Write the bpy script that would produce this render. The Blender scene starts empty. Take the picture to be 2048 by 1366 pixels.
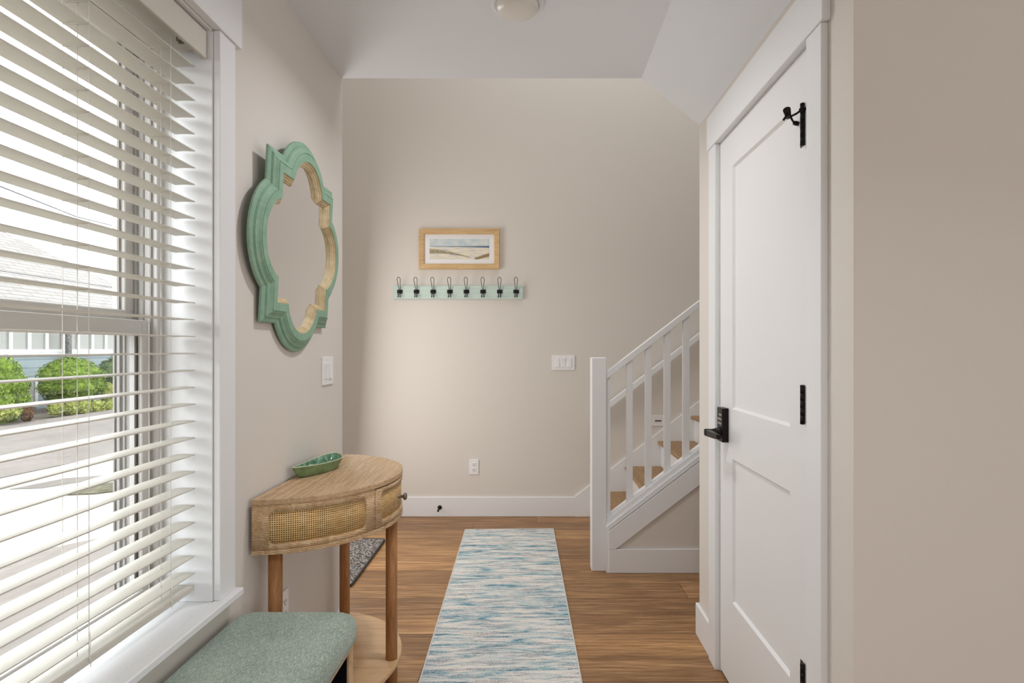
import bpy, bmesh, math, random
from mathutils import Vector, Matrix
random.seed(7)
R = math.radians
scn = bpy.context.scene
COL = scn.collection

# ------------------------------------------------------------------ camera
F = 1150.0                       # focal length in pixels of the 2048 wide frame
cam_d = bpy.data.cameras.new('camera')
cam = bpy.data.objects.new('camera', cam_d); COL.objects.link(cam)
cam_d.sensor_fit = 'HORIZONTAL'; cam_d.sensor_width = 36.0
cam_d.lens = F / 2048 * 36.0
cam_d.shift_x = -(1073 - 1024) / 2048.0
cam_d.shift_y = (697 - 683) / 2048.0
cam_d.clip_start = 0.02; cam_d.clip_end = 300
H = 1.265                        # eye height
cam.location = (0, 0, H); cam.rotation_euler = (R(90), 0, 0)
scn.camera = cam

# ------------------------------------------------------------------ world, exposure
scn.view_settings.view_transform = 'Standard'
scn.view_settings.look = 'None'
scn.view_settings.gamma = 1
scn.view_settings.use_curve_mapping = False
scn.view_settings.exposure = 0.74
w = bpy.data.worlds.new('sky'); scn.world = w; w.use_nodes = True
wn = w.node_tree.nodes; wl = w.node_tree.links
bg = wn['Background']; bg.inputs['Strength'].default_value = 3.5
bg.inputs['Color'].default_value = (0.95, 0.98, 1.0, 1)
try:
    scn.cycles.use_denoising = True
    scn.cycles.max_bounces = 10; scn.cycles.diffuse_bounces = 6
    scn.cycles.sample_clamp_indirect = 6.0
except Exception: pass

def area(name, loc, direction, sx, sy, power, color=(1, 1, 1), portal=False, spread=180):
    d = bpy.data.lights.new(name, 'AREA'); d.shape = 'RECTANGLE'; d.size = sx; d.size_y = sy
    d.energy = power; d.color = color; d.spread = R(spread)
    o = bpy.data.objects.new(name, d); COL.objects.link(o); o.location = loc
    o.rotation_euler = Vector(direction).to_track_quat('-Z', 'Y').to_euler()
    if portal: d.cycles.is_portal = True
    return o
# daylight from the glazed front door; the other area lights are added fill
area('front_door_daylight', (-1.50, 3.53, 1.15), (1, -.22, -0.05), 0.80, 1.8, 15, (1.0, .98, .95))
area('rear_fill_light', (0.9, -3.3, 1.55), (0, 1, 0.0), 3.2, 1.9, 13, (.97, .985, 1))  # added fill from behind the camera, no window modelled there
ll = area('living_room_down_fill', (.05, -.25, 2.44), (0, 0, -1), .16, .16, 6.5, (.97, .98, 1), spread=135); ll.data.shape = 'DISK'  # added downward fill for the cushion, sill and lower left wall
area('side_fill_light', (3.8, -1.2, 1.5), (-1, 0.15, 0), 2.4, 1.8, 18, (.97, .985, 1))  # added fill from the right, brightens the left wall
area('stairwell_fill_light', (0.6, 3.3, 4.9), (0, 0, -1), 2.4, 1.2, 19, (.93, .97, 1))  # added overhead fill for the foyer and back wall, out of view
hl = area('hall_fill_light', (-.066, 1.985, 2.418), (0, 0, -1), .14, .14, 4.6, (.97, .98, 1), spread=156); hl.data.shape = 'DISK'  # added fill just under the dome light, which itself is unlit

# ------------------------------------------------------------------ materials
def s2l(c): c /= 255.0; return c / 12.92 if c <= .04045 else ((c + .055) / 1.055) ** 2.4
def C(r, g, b): return (s2l(r), s2l(g), s2l(b), 1)
class NT:
    def __init__(s, name, base=(.8, .8, .8, 1), rough=.5, metal=0, spec=.5):
        s.m = bpy.data.materials.new(name); s.m.use_nodes = True
        s.n = s.m.node_tree.nodes; s.l = s.m.node_tree.links; s.b = s.n['Principled BSDF']
        s.b.inputs['Base Color'].default_value = base; s.b.inputs['Roughness'].default_value = rough
        s.b.inputs['Metallic'].default_value = metal; s.b.inputs['Specular IOR Level'].default_value = spec
    def put(s, sock, v):
        if hasattr(v, 'is_output') or isinstance(v, bpy.types.NodeSocket): s.l.new(v, sock)
        else:
            try: sock.default_value = v
            except Exception: sock.default_value = (v, v, v)
    def math(s, op, a, b=0, c=None, clamp=False):
        n = s.n.new('ShaderNodeMath'); n.operation = op; n.use_clamp = clamp
        s.put(n.inputs[0], a); s.put(n.inputs[1], b)
        if c is not None: s.put(n.inputs[2], c)
        return n.outputs[0]
    def coord(s, kind='Object'): return s.n.new('ShaderNodeTexCoord').outputs[kind]
    def mapping(s, v, scale=(1, 1, 1), rot=(0, 0, 0), loc=(0, 0, 0)):
        n = s.n.new('ShaderNodeMapping'); s.l.new(v, n.inputs[0])
        n.inputs['Scale'].default_value = scale; n.inputs['Rotation'].default_value = rot; n.inputs['Location'].default_value = loc
        return n.outputs[0]
    def noise(s, v, scale, detail=4, rough=.5, dist=0):
        n = s.n.new('ShaderNodeTexNoise'); s.l.new(v, n.inputs['Vector'])
        n.inputs['Scale'].default_value = scale; n.inputs['Detail'].default_value = detail
        n.inputs['Roughness'].default_value = rough; n.inputs['Distortion'].default_value = dist
        return n.outputs['Fac']
    def ramp(s, f, stops, interp='LINEAR'):
        n = s.n.new('ShaderNodeValToRGB'); s.l.new(f, n.inputs[0]); e = n.color_ramp.elements; n.color_ramp.interpolation = interp
        while len(e) < len(stops): e.new(.5)
        for i, (p, c) in enumerate(stops): e[i].position = p; e[i].color = c
        return n.outputs[0]
    def mix(s, f, a, b, mode='MIX'):
        n = s.n.new('ShaderNodeMix'); n.data_type = 'RGBA'; n.blend_type = mode
        s.put(n.inputs[0], f); s.put(n.inputs[6], a); s.put(n.inputs[7], b)
        return n.outputs[2]
    def sep(s, v):
        n = s.n.new('ShaderNodeSeparateXYZ'); s.l.new(v, n.inputs[0]); return n.outputs
    def bump(s, h, strength=.3, dist=.002):
        n = s.n.new('ShaderNodeBump'); s.l.new(h, n.inputs['Height']); n.inputs['Strength'].default_value = strength
        n.inputs['Distance'].default_value = dist; s.l.new(n.outputs[0], s.b.inputs['Normal'])
    def color(s, c): s.put(s.b.inputs['Base Color'], c)
g1 = (1, 1, 1, 1); g0 = (0, 0, 0, 1)

def plaster(name, c):
    t = NT(name, c, .75, spec=.25); v = t.coord()
    t.bump(t.noise(v, 260, 3), .12, .001); return t.m
def paint(name, c, rough=.38):
    t = NT(name, c, rough, spec=.4); v = t.coord()
    t.bump(t.noise(v, 40, 2), .04, .001); return t.m
M_WALL = plaster('wall paint warm greige', C(219, 213, 206))
M_CEIL = plaster('ceiling paint', C(229, 232, 237))
M_TRIM = paint('trim paint white', C(232, 233, 235))
M_DOOR = paint('door paint white', C(232, 232, 233), .42)
M_BLIND = paint('blind slat white', C(204, 200, 190), .5)
M_VINYL = paint('window vinyl', C(196, 193, 190), .4)
M_VINYL_OUT = paint('window vinyl darkened', C(160, 157, 153), .5)  # same vinyl, colour darkened to offset strong sky light on the outer frame
M_GASKET2 = NT('pale glazing bead', C(150, 144, 138), .5).m
M_PLATE = paint('switch plate plastic', C(236, 235, 236), .3)
M_BLACK = NT('matte black metal', C(22, 20, 20), .38, .4).m
M_BRONZE = NT('dark rubbed bronze', C(30, 26, 25), .35, .7).m
M_BUTTON = NT('keypad button face', C(170, 165, 160), .4).m
M_CORD = NT('blind cord', C(225, 222, 216), .8).m
M_HOLE = NT('dark slot', C(25, 22, 20), .8).m
M_GASKET = NT('dark glazing gasket', C(60, 56, 52), .5).m
M_STEEL = NT('aged pewter', C(130, 118, 108), .4, .8).m
M_RUBBER = NT('black rubber', C(20, 20, 20), .7).m

t = NT('clear glass', (1, 1, 1, 1), 0)
gl = t.n.new('ShaderNodeBsdfTransparent'); gs = t.n.new('ShaderNodeBsdfGlossy'); gs.inputs['Roughness'].default_value = .01
mx = t.n.new('ShaderNodeMixShader'); mx.inputs[0].default_value = .05; t.l.new(gl.outputs[0], mx.inputs[1]); t.l.new(gs.outputs[0], mx.inputs[2])
gl.inputs[0].default_value = (.96, .97, .97, 1)
t.l.new(mx.outputs[0], t.n['Material Output'].inputs[0]); M_GLASS = t.m
M_MIRROR = NT('mirror silver', (.92, .92, .92, 1), .015, 1).m
t = NT('frosted lamp glass', C(225, 222, 216), .25); M_LAMPGLASS = t.m

# floor planks running across the hall
t = NT('vinyl plank floor', rough=.42, spec=.35)
v = t.coord(); br = t.n.new('ShaderNodeTexBrick'); t.l.new(v, br.inputs['Vector'])
br.offset = .37; br.inputs['Scale'].default_value = 1; br.inputs['Mortar Size'].default_value = .0012
br.inputs['Brick Width'].default_value = 1.22; br.inputs['Row Height'].default_value = .182
br.inputs['Color1'].default_value = g0; br.inputs['Color2'].default_value = g1; br.inputs['Mortar'].default_value = (.5, .5, .5, 1)
sx = t.sep(v)
shift = t.math('MULTIPLY', br.outputs['Color'], 17.0)
cmb = t.n.new('ShaderNodeCombineXYZ'); t.put(cmb.inputs[0], t.math('ADD', sx[0], shift)); t.put(cmb.inputs[1], sx[1]); t.put(cmb.inputs[2], shift)
vv = cmb.outputs[0]
grain = t.noise(t.mapping(vv, (1.1, 26, 1)), 3.0, 8, .62, .6)
fine = t.noise(t.mapping(vv, (3, 120, 1)), 4, 5, .6)
wide = t.noise(t.mapping(vv, (.9, 6, 1)), 2.2, 3, .5, 1.2)
base = t.ramp(grain, [(.30, C(84, 55, 34)), (.43, C(140, 100, 64)), (.55, C(184, 141, 97)), (.70, C(214, 174, 126))])
dark = t.ramp(wide, [(.42, g0), (.60, g1)])
base = t.mix(t.math('MULTIPLY', dark, .60), base, C(112, 78, 50))
base = t.mix(.35, base, t.ramp(fine, [(.3, C(110, 78, 50)), (.7, C(205, 165, 120))]), 'MIX')
tint = t.ramp(br.outputs['Color'], [(0, (.74, .72, .70, 1)), (1, (1.16, 1.14, 1.08, 1))])
base = t.mix(1, base, tint, 'MULTIPLY')
base = t.mix(br.outputs['Fac'], base, C(60, 38, 24)); t.color(base)
t.bump(t.math('SUBTRACT', t.math('MULTIPLY', fine, .3), br.outputs['Fac']), .25, .001)
M_FLOOR = t.m

def oak(name, c_dark, c_mid, c_light, axis='Y', scale=1.0, rough=.5, rings=True):
    t = NT(name, rough=rough, spec=.3); v = t.coord()
    sc = {'Y': (20, 1.6, 20), 'X': (1.6, 20, 20), 'Z': (20, 20, 1.6)}[axis]
    g = t.noise(t.mapping(v, sc), 3.4 * scale, 8, .65, .7)
    f = t.noise(t.mapping(v, tuple(k * 6 for k in sc)), 3, 3, .6)
    k = t.math('ADD', t.math('MULTIPLY', g, .7), t.math('MULTIPLY', f, .3))
    if rings:
        wv = t.n.new('ShaderNodeTexWave'); wv.wave_type = 'RINGS'; wv.rings_direction = axis
        t.l.new(t.mapping(v, (1, .22, 1) if axis == 'Y' else (1, 1, .22), loc=(.1, .05, 0)), wv.inputs[0])
        wv.inputs['Scale'].default_value = 62 * scale; wv.inputs['Distortion'].default_value = 5; wv.inputs['Detail'].default_value = 2
        wv.inputs['Detail Scale'].default_value = 1.2
        k = t.math('ADD', t.math('MULTIPLY', k, .86), t.math('MULTIPLY', wv.outputs['Fac'], .14))
    t.color(t.ramp(k, [(.30, c_dark), (.47, c_mid), (.66, c_light)]))
    t.bump(k, .12, .001); return t.m
M_OAKTOP = oak('washed oak', C(158, 126, 92), C(188, 156, 120), C(207, 180, 146), 'Y')
M_OAKAPRON = oak('washed oak apron', C(152, 118, 82), C(184, 150, 110), C(214, 192, 160), 'Y', .8)
M_OAKLEG = oak('oak dowel', C(122, 78, 42), C(158, 108, 64), C(182, 134, 88), 'Z', 1.3, rings=False)
M_SHELF = oak('oak veneer shelf', C(178, 140, 98), C(200, 164, 122), C(214, 182, 142), 'X', .5, rings=False)
M_FRAMEWOOD = oak('light oak picture frame', C(186, 148, 100), C(206, 172, 126), C(220, 190, 146), 'X', 1.0, rings=False)
M_TREAD = oak('stair tread wood', C(122, 92, 62), C(158, 124, 88), C(182, 150, 112), 'Y', 1.0, rings=False)

# cane webbing on a UV in metres
t = NT('woven cane', rough=.55, spec=.3); v = t.coord('UV'); u = t.sep(v)
P = .0064
def saw(a): return t.math('ABSOLUTE', t.math('SUBTRACT', t.math('FRACT', t.math('DIVIDE', a, P)), .5))
du = saw(u[0]); dv = saw(u[1])
hole = t.math('MULTIPLY', t.math('LESS_THAN', du, .25), t.math('LESS_THAN', dv, .25))
nz = t.noise(t.mapping(v, (12, 60, 1)), 3, 3)
cane = t.ramp(nz, [(.3, C(200, 158, 98)), (.7, C(236, 202, 144))])
t.color(t.mix(hole, cane, C(52, 30, 14)))
t.bump(t.math('SUBTRACT', t.math('MULTIPLY', du, .4), hole), .5, .002); M_CANE = t.m

# bench cloth
t = NT('sage tweed cloth', rough=.95, spec=.15); v = t.coord()
a = t.noise(t.mapping(v, (1, 1, 1)), 620, 2, .7); b = t.noise(t.mapping(v, (1, .25, 1)), 380, 2, .7); c = t.noise(v, 7, 3)
k = t.math('ADD', t.math('MULTIPLY', a, .5), t.math('MULTIPLY', b, .5))
k = t.math('ADD', t.math('MULTIPLY', k, .86), t.math('MULTIPLY', c, .14))
t.color(t.ramp(k, [(.36, C(100, 120, 106)), (.5, C(152, 169, 156)), (.64, C(204, 213, 203))]))
t.bump(k, .7, .003); t.b.inputs['Sheen Weight'].default_value = .25; M_CLOTH = t.m
M_BENCH_SHADE = NT('bench interior shade', C(16, 17, 26), .9, spec=.1).m  # near-black navy paints in the deep shade of the bench interior

# runner rug (object space: x across, y along)
t = NT('blue abstract runner', rough=.95, spec=.1); v = t.coord()
lo = t.noise(t.mapping(v, (2.0, 13, 1)), 1.7, 7, .66, .9)
mid = t.noise(t.mapping(v, (5, 46, 1), loc=(3, 7, 0)), 1.6, 7, .75, .6)
thin = t.noise(t.mapping(v, (9, 200, 1)), 1.8, 4, .7)
spk = t.noise(v, 260, 2, .8)
k = t.math('ADD', t.math('MULTIPLY', lo, .55), t.math('MULTIPLY', mid, .45))
k = t.math('ADD', k, t.math('MULTIPLY', t.math('SUBTRACT', spk, .5), .26))
k = t.math('ADD', k, t.math('MULTIPLY', t.math('SUBTRACT', thin, .5), .22))
k = t.math('ADD', k, .012)
colr = t.ramp(k, [(.35, C(28, 72, 104)), (.405, C(74, 126, 148)), (.455, C(146, 180, 188)), (.50, C(196, 202, 200)), (.56, C(226, 219, 212)), (.63, C(232, 224, 216)), (.67, C(176, 172, 172)), (.73, C(92, 96, 112))])
sp2 = t.math('MULTIPLY', t.math('GREATER_THAN', t.noise(t.mapping(v, (2.2, 22, 1), loc=(9, 2, 0)), 2.2, 5, .7), .53), t.math('GREATER_THAN', t.noise(v, 330, 2, .8), .5))
colr = t.mix(t.math('MULTIPLY', sp2, .75), colr, C(96, 104, 122))
t.color(colr); t.bump(t.math('ADD', spk, thin), .5, .002); M_RUG = t.m
t = NT('rug binding', C(205, 203, 200), .9); M_BIND = t.m
# doormat
t = NT('grey woven doormat', rough=.95, spec=.1); v = t.coord()
vo = t.n.new('ShaderNodeTexVoronoi'); t.l.new(t.mapping(v, (1, 1.7, 1), rot=(0, 0, R(35))), vo.inputs[0]); vo.inputs['Scale'].default_value = 78
k = t.math('ADD', vo.outputs['Distance'], t.math('MULTIPLY', t.noise(v, 200, 2), .5))
t.color(t.ramp(k, [(.38, C(196, 190, 184)), (.62, C(150, 144, 139)), (.88, C(70, 66, 65))])); t.bump(k, .8, .004); M_MAT = t.m
M_MATEDGE = NT('doormat edging', C(62, 58, 58), .9).m

# mirror paint
t = NT('sage green frame paint', rough=.6, spec=.3); v = t.coord()
n = t.noise(v, 22, 5, .65); f = t.noise(v, 90, 3)
t.color(t.ramp(t.math('ADD', t.math('MULTIPLY', n, .7), t.math('MULTIPLY', f, .3)), [(.3, C(122, 160, 138)), (.7, C(152, 182, 158))])); M_SAGE = t.m
t = NT('antique gold lip', rough=.5, spec=.4); v = t.coord()
t.color(t.ramp(t.noise(v, 40, 4), [(.3, C(186, 166, 128)), (.7, C(214, 196, 160))])); M_GOLD = t.m
# glazed dish
t = NT('glazed green ceramic', rough=.18, spec=.6); v = t.coord()
n = t.noise(v, 26, 5, .65, .8)
t.color(t.ramp(n, [(.30, C(58, 92, 62)), (.48, C(96, 140, 112)), (.60, C(138, 176, 156)), (.74, C(186, 206, 186))])); M_GLAZE = t.m
t = NT('dish underside glaze', rough=.3, spec=.5); v = t.coord(); n = t.noise(v, 30, 4)
t.color(t.ramp(n, [(.3, C(78, 104, 66)), (.7, C(126, 152, 108))])); M_GLAZE2 = t.m
t = NT('dish rim glaze', C(196, 204, 170), .25); M_RIM = t.m
# hook board
t = NT('pale mint board', rough=.7); v = t.coord()
t.color(t.ramp(t.noise(t.mapping(v, (1.5, 1, 30)), 3, 5), [(.3, C(186, 206, 198)), (.7, C(206, 222, 214))])); M_MINT = t.m
M_MATBOARD = NT('mat board', C(236, 234, 236), .8).m

# beach print
t = NT('watercolour of dunes and sea', rough=.5); uv = t.coord('UV'); q = t.sep(uv); U, V = q[0], q[1]
nA = t.noise(t.mapping(uv, (3, 1.2, 1)), 2.5, 5); nB = t.noise(t.mapping(uv, (14, 5, 1)), 3, 6, .75); nC = t.noise(t.mapping(uv, (40, 9, 1), rot=(0, 0, .3)), 3, 4, .8)
sky = t.ramp(nA, [(.35, C(186, 204, 214)), (.65, C(220, 224, 218))])
sand = t.ramp(t.noise(t.mapping(uv, (3, 8, 1)), 2, 5), [(.35, C(198, 200, 208)), (.5, C(228, 220, 200)), (.7, C(240, 230, 206))])
def step(a, b, w=.01): return t.math('MULTIPLY_ADD', t.math('SUBTRACT', a, b), 1 / w, .5, clamp=True)
img = t.mix(step(V, .60), sand, sky)
sea = t.math('MULTIPLY', step(V, t.math('SUBTRACT', .615, t.math('MULTIPLY', U, .045))), step(.655, V))
img = t.mix(t.math('MULTIPLY', sea, t.math('MULTIPLY_ADD', U, .6, .35)), img, C(62, 92, 132))
# grassy dune on the left, thinning towards the middle
ridge = t.math('SUBTRACT', .50, t.math('MULTIPLY', t.math('POWER', U, 1.6), .75))
top1 = step(t.math('ADD', ridge, t.math('MULTIPLY', t.math('SUBTRACT', nC, .45), .28)), V, .05)
bot1 = step(V, t.math('SUBTRACT', ridge, t.math('SUBTRACT', .22, t.math('MULTIPLY', U, .30))), .05)
g = t.math('MULTIPLY', t.math('MULTIPLY', top1, bot1), step(.70, U, .06))
g = t.math('MULTIPLY', g, step(nB, .43, .08))
img = t.mix(t.math('MULTIPLY', g, .85), img, t.ramp(nC, [(.35, C(66, 54, 42)), (.5, C(124, 112, 66)), (.7, C(184, 160, 96))]))
r2 = t.math('MULTIPLY_ADD', t.math('SUBTRACT', U, .74), .95, .05)
g2 = t.math('MULTIPLY', t.math('MULTIPLY', step(t.math('ADD', r2, t.math('MULTIPLY', t.math('SUBTRACT', nC, .45), .25)), V, .05), step(V, t.math('SUBTRACT', t.math('MULTIPLY', r2, .75), .09), .05)), step(U, .755, .03))
img = t.mix(t.math('MULTIPLY', g2, t.math('MULTIPLY', step(nB, .36, .1), .9)), img, t.ramp(nC, [(.35, C(60, 46, 26)), (.55, C(150, 118, 56)), (.75, C(190, 160, 90))]))
t.color(img); M_PRINT = t.m

# outdoors
def rough_ground(name, c0, c1, sc, sc2=None):
    t = NT(name, rough=.95, spec=.1); v = t.coord()
    k = t.math('ADD', t.math('MULTIPLY', t.noise(v, sc, 6, .6), .6), t.math('MULTIPLY', t.noise(t.mapping(v, (1, .3, 1)), sc2 or sc * 6, 3, .7), .4))
    t.color(t.ramp(k, [(.38, c0), (.62, c1)])); return t.m
M_ROAD = rough_ground('asphalt road', C(96, 91, 87), C(114, 108, 103), .6, 12)
M_CONC = rough_ground('pale concrete', C(136, 133, 128), C(158, 156, 151), .8, 9)
M_PATH = rough_ground('walkway concrete', C(104, 98, 94), C(118, 112, 107), 1.2, 20)
M_VERGE = rough_ground('dry verge', C(76, 70, 62), C(98, 92, 84), 1.5, 14)
M_GRAVEL = rough_ground('mossy gravel', C(52, 52, 38), C(98, 94, 78), 8, 40)
t = NT('roof shingles', rough=.9, spec=.1); v = t.coord('UV')
br = t.n.new('ShaderNodeTexBrick'); t.l.new(v, br.inputs['Vector']); br.inputs['Scale'].default_value = 1
br.inputs['Brick Width'].default_value = .7; br.inputs['Row Height'].default_value = .2; br.inputs['Mortar Size'].default_value = .016
br.inputs['Color1'].default_value = C(122, 119, 116); br.inputs['Color2'].default_value = C(130, 127, 124); br.inputs['Mortar'].default_value = C(96, 92, 89)
t.color(br.outputs['Color']); M_ROOF = t.m
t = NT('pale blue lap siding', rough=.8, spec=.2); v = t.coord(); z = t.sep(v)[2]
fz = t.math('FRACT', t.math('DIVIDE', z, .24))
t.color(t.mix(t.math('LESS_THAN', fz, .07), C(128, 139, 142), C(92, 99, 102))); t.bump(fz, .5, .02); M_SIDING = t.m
M_HFRAME = NT('house window frame', C(178, 178, 176), .5).m
t = NT('curtained pane', rough=.35); v = t.coord()
t.color(t.ramp(t.noise(t.mapping(v, (1, 30, .3)), 2, 3), [(.3, C(116, 116, 111)), (.7, C(134, 134, 128))])); M_CURTAIN = t.m
M_EAVE = NT('eave board paint', C(120, 120, 117), .7).m  # even grey for the board under the roof edge
def leafy(name, c0, c1, c2):
    t = NT(name, rough=.7, spec=.2); v = t.coord()
    t.color(t.ramp(t.noise(v, 9, 4, .7), [(.3, c0), (.5, c1), (.7, c2)])); return t.m
M_LEAF = leafy('hedge leaves', C(44, 60, 16), C(84, 106, 30), C(122, 138, 50))
M_LEAF2 = leafy('dark shrub leaves', C(46, 60, 36), C(70, 88, 52), C(94, 110, 68))
M_LEAF3 = leafy('variegated leaves', C(76, 92, 34), C(128, 136, 66), C(164, 158, 102))
M_LEAF4 = leafy('bronze leaves', C(60, 38, 24), C(84, 56, 36), C(92, 84, 40))
t = NT('mottled grey bark', rough=.9); v = t.coord(); t.color(t.ramp(t.noise(v, 24, 4, .8), [(.4, C(48, 48, 46)), (.6, C(104, 104, 101))])); M_BARK = t.m
M_CABLE = NT('utility cable', C(60, 60, 62), .7).m

# ------------------------------------------------------------------ mesh helpers
def B(): return bmesh.new()
def box(bm, x0, x1, y0, y1, z0, z1, bev=0.0, seg=1):
    vs = [bm.verts.new((x, y, z)) for x in (x0, x1) for y in (y0, y1) for z in (z0, z1)]
    f = [(0, 1, 3, 2), (4, 6, 7, 5), (0, 4, 5, 1), (2, 3, 7, 6), (0, 2, 6, 4), (1, 5, 7, 3)]
    fs = [bm.faces.new([vs[i] for i in q]) for q in f]
    if bev:
        es = list({e for q in fs for e in q.edges})
        bmesh.ops.bevel(bm, geom=es, offset=bev, segments=seg, profile=.5, affect='EDGES')
    return vs
def prism(bm, pts, axis, a0, a1, bev=0.0):
    """polygon in the plane normal to axis, extruded a0..a1; pts are the other two coordinates in order"""
    def mk(p, a):
        if axis == 'Y': return (p[0], a, p[1])
        if axis == 'X': return (a, p[0], p[1])
        return (p[0], p[1], a)
    lo = [bm.verts.new(mk(p, a0)) for p in pts]; hi = [bm.verts.new(mk(p, a1)) for p in pts]
    n = len(pts); fs = [bm.faces.new(lo), bm.faces.new(list(reversed(hi)))]
    for i in range(n):
        j = (i + 1) % n; fs.append(bm.faces.new([lo[j], lo[i], hi[i], hi[j]]))
    bmesh.ops.recalc_face_normals(bm, faces=fs)
    if bev:
        bmesh.ops.bevel(bm, geom=list({e for q in fs for e in q.edges}), offset=bev, segments=2, profile=.5, affect='EDGES')
def cyl(bm, p0, p1, r0, r1=None, n=24, caps=True):
    r1 = r0 if r1 is None else r1; p0 = Vector(p0); p1 = Vector(p1); d = (p1 - p0).normalized()
    a = d.orthogonal().normalized(); b = d.cross(a)
    r = [[], []]
    for k, (p, rr) in enumerate(((p0, r0), (p1, r1))):
        for i in range(n):
            t = 2 * math.pi * i / n; r[k].append(bm.verts.new(p + (a * math.cos(t) + b * math.sin(t)) * rr))
    for i in range(n):
        j = (i + 1) % n; bm.faces.new([r[0][i], r[0][j], r[1][j], r[1][i]]).smooth = True
    if caps: bm.faces.new(list(reversed(r[0]))); bm.faces.new(r[1])
def lathe(bm, c, axis, prof, n=32):
    """prof: list of (distance along axis, radius)"""
    c = Vector(c); d = Vector(axis).normalized(); a = d.orthogonal().normalized(); b = d.cross(a); rings = []
    for h, r in prof:
        if r < 1e-6: rings.append([bm.verts.new(c + d * h)]); continue
        rings.append([bm.verts.new(c + d * h + (a * math.cos(2 * math.pi * i / n) + b * math.sin(2 * math.pi * i / n)) * r) for i in range(n)])
    for k in range(len(rings) - 1):
        p, q = rings[k], rings[k + 1]
        for i in range(n):
            j = (i + 1) % n
            if len(p) == 1: f = bm.faces.new([p[0], q[j], q[i]])
            elif len(q) == 1: f = bm.faces.new([p[i], p[j], q[0]])
            else: f = bm.faces.new([p[i], p[j], q[j], q[i]])
            f.smooth = True
def tube(bm, pts, r, n=7):
    pts = [Vector(p) for p in pts]; rings = []; a = None
    for i, p in enumerate(pts):
        d = (pts[min(i + 1, len(pts) - 1)] - pts[max(i - 1, 0)]).normalized()
        if a is None: a = d.orthogonal().normalized()
        a = (a - d * a.dot(d)).normalized(); b = d.cross(a)
        rings.append([bm.verts.new(p + (a * math.cos(2 * math.pi * k / n) + b * math.sin(2 * math.pi * k / n)) * r) for k in range(n)])
    for i in range(len(rings) - 1):
        for k in range(n):
            j = (k + 1) % n; bm.faces.new([rings[i][k], rings[i][j], rings[i + 1][j], rings[i + 1][k]]).smooth = True
    bm.faces.new(list(reversed(rings[0]))); bm.faces.new(rings[-1])
def wpos(o):
    p = Vector((0, 0, 0))
    while o: p += o.location; o = o.parent
    return p
def obj(name, bm, mat, parent=None, origin=None, recalc=True):
    """links the bmesh (given in world coordinates) as one object; the origin of a part is that of its thing"""
    if recalc: bmesh.ops.recalc_face_normals(bm, faces=bm.faces[:])
    org = Vector(origin) if origin is not None else (wpos(parent) if parent else Vector((0, 0, 0)))
    bmesh.ops.translate(bm, verts=bm.verts[:], vec=-org)
    me = bpy.data.meshes.new(name); bm.to_mesh(me); bm.free()
    for m in (mat if isinstance(mat, (list, tuple)) else [mat]): me.materials.append(m)
    o = bpy.data.objects.new(name, me); COL.objects.link(o)
    if parent: o.parent = parent; o.location = org - wpos(parent)
    else: o.location = org
    return o
def struct(name, bm, mat, parent=None):
    o = obj(name, bm, mat, parent)
    if parent is None: o['kind'] = 'structure'
    return o
def tag(o, label, cat, group=None):
    o['label'] = label; o['category'] = cat
    if group: o['group'] = group
    return o
def thing(name, label, cat, loc, group=None):
    o = bpy.data.objects.new(name, None); COL.objects.link(o); o.location = loc; o.empty_display_size = .1
    return tag(o, label, cat, group)
def bx(name, mat, parent, *a, bev=0.0, seg=1, label=None):
    bm = B(); box(bm, *a, bev=bev, seg=seg); o = obj(name, bm, mat, parent)
    if label: o['label'] = label
    return o
def sbx(name, mat, *a, bev=0.0, parent=None):
    bm = B(); box(bm, *a, bev=bev); return struct(name, bm, mat, parent)

# ------------------------------------------------------------------ the room
XL, XR, YE, YB, ZC, ZT = -.858, .720, 2.54, 4.34, 2.458, 5.2
XFL, XFR = -1.55, 3.3        # foyer left wall, stairwell right wall
# hall window opening
WY0, WY1, WZ0, WZ1 = .50, 1.522, .595, 2.105
XO = -1.085                  # outer face of the hall's outside wall
sbx('floor', M_FLOOR, XFL - .1, 4.0, -3.5, YB + .1, -.12, 0)
bm = B()
box(bm, XO, XL, -3.5, WY0 - .005, 0, 2.6); box(bm, XO, XL, WY1 + .005, YE, 0, 2.6)
box(bm, XO, XL, WY0 - .005, WY1 + .005, 0, WZ0 - .021); box(bm, XO, XL, WY0 - .005, WY1 + .005, WZ1 + .005, 2.6)
struct('wall_left', bm, M_WALL)
# right wall with the closet door opening, ending at the passage
DY0, DY1, DZ = 1.500, 2.259, 2.078
bm = B()
prism(bm, [(XR, 0), (XR + .11, 0), (XR + .11, 2.6), (XR, 2.6)], 'Y', 1.306, DY0 - .004)
prism(bm, [(XR, 0), (XR + .11, 0), (XR + .11, 2.6), (XR, 2.6)], 'Y', DY1 + .004, YE)
prism(bm, [(XR, DZ + .004), (XR + .11, DZ + .004), (XR + .11, 2.6), (XR, 2.6)], 'Y', DY0 - .004, DY1 + .004)
struct('wall_right', bm, M_WALL)
sbx('wall_front_right', M_WALL, XR + .11, 4.0, 1.306, 1.42, 0, 2.6)
sbx('wall_back', M_WALL, XFL - .1, XFR + .1, YB, YB + .12, 0, ZT)
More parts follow.
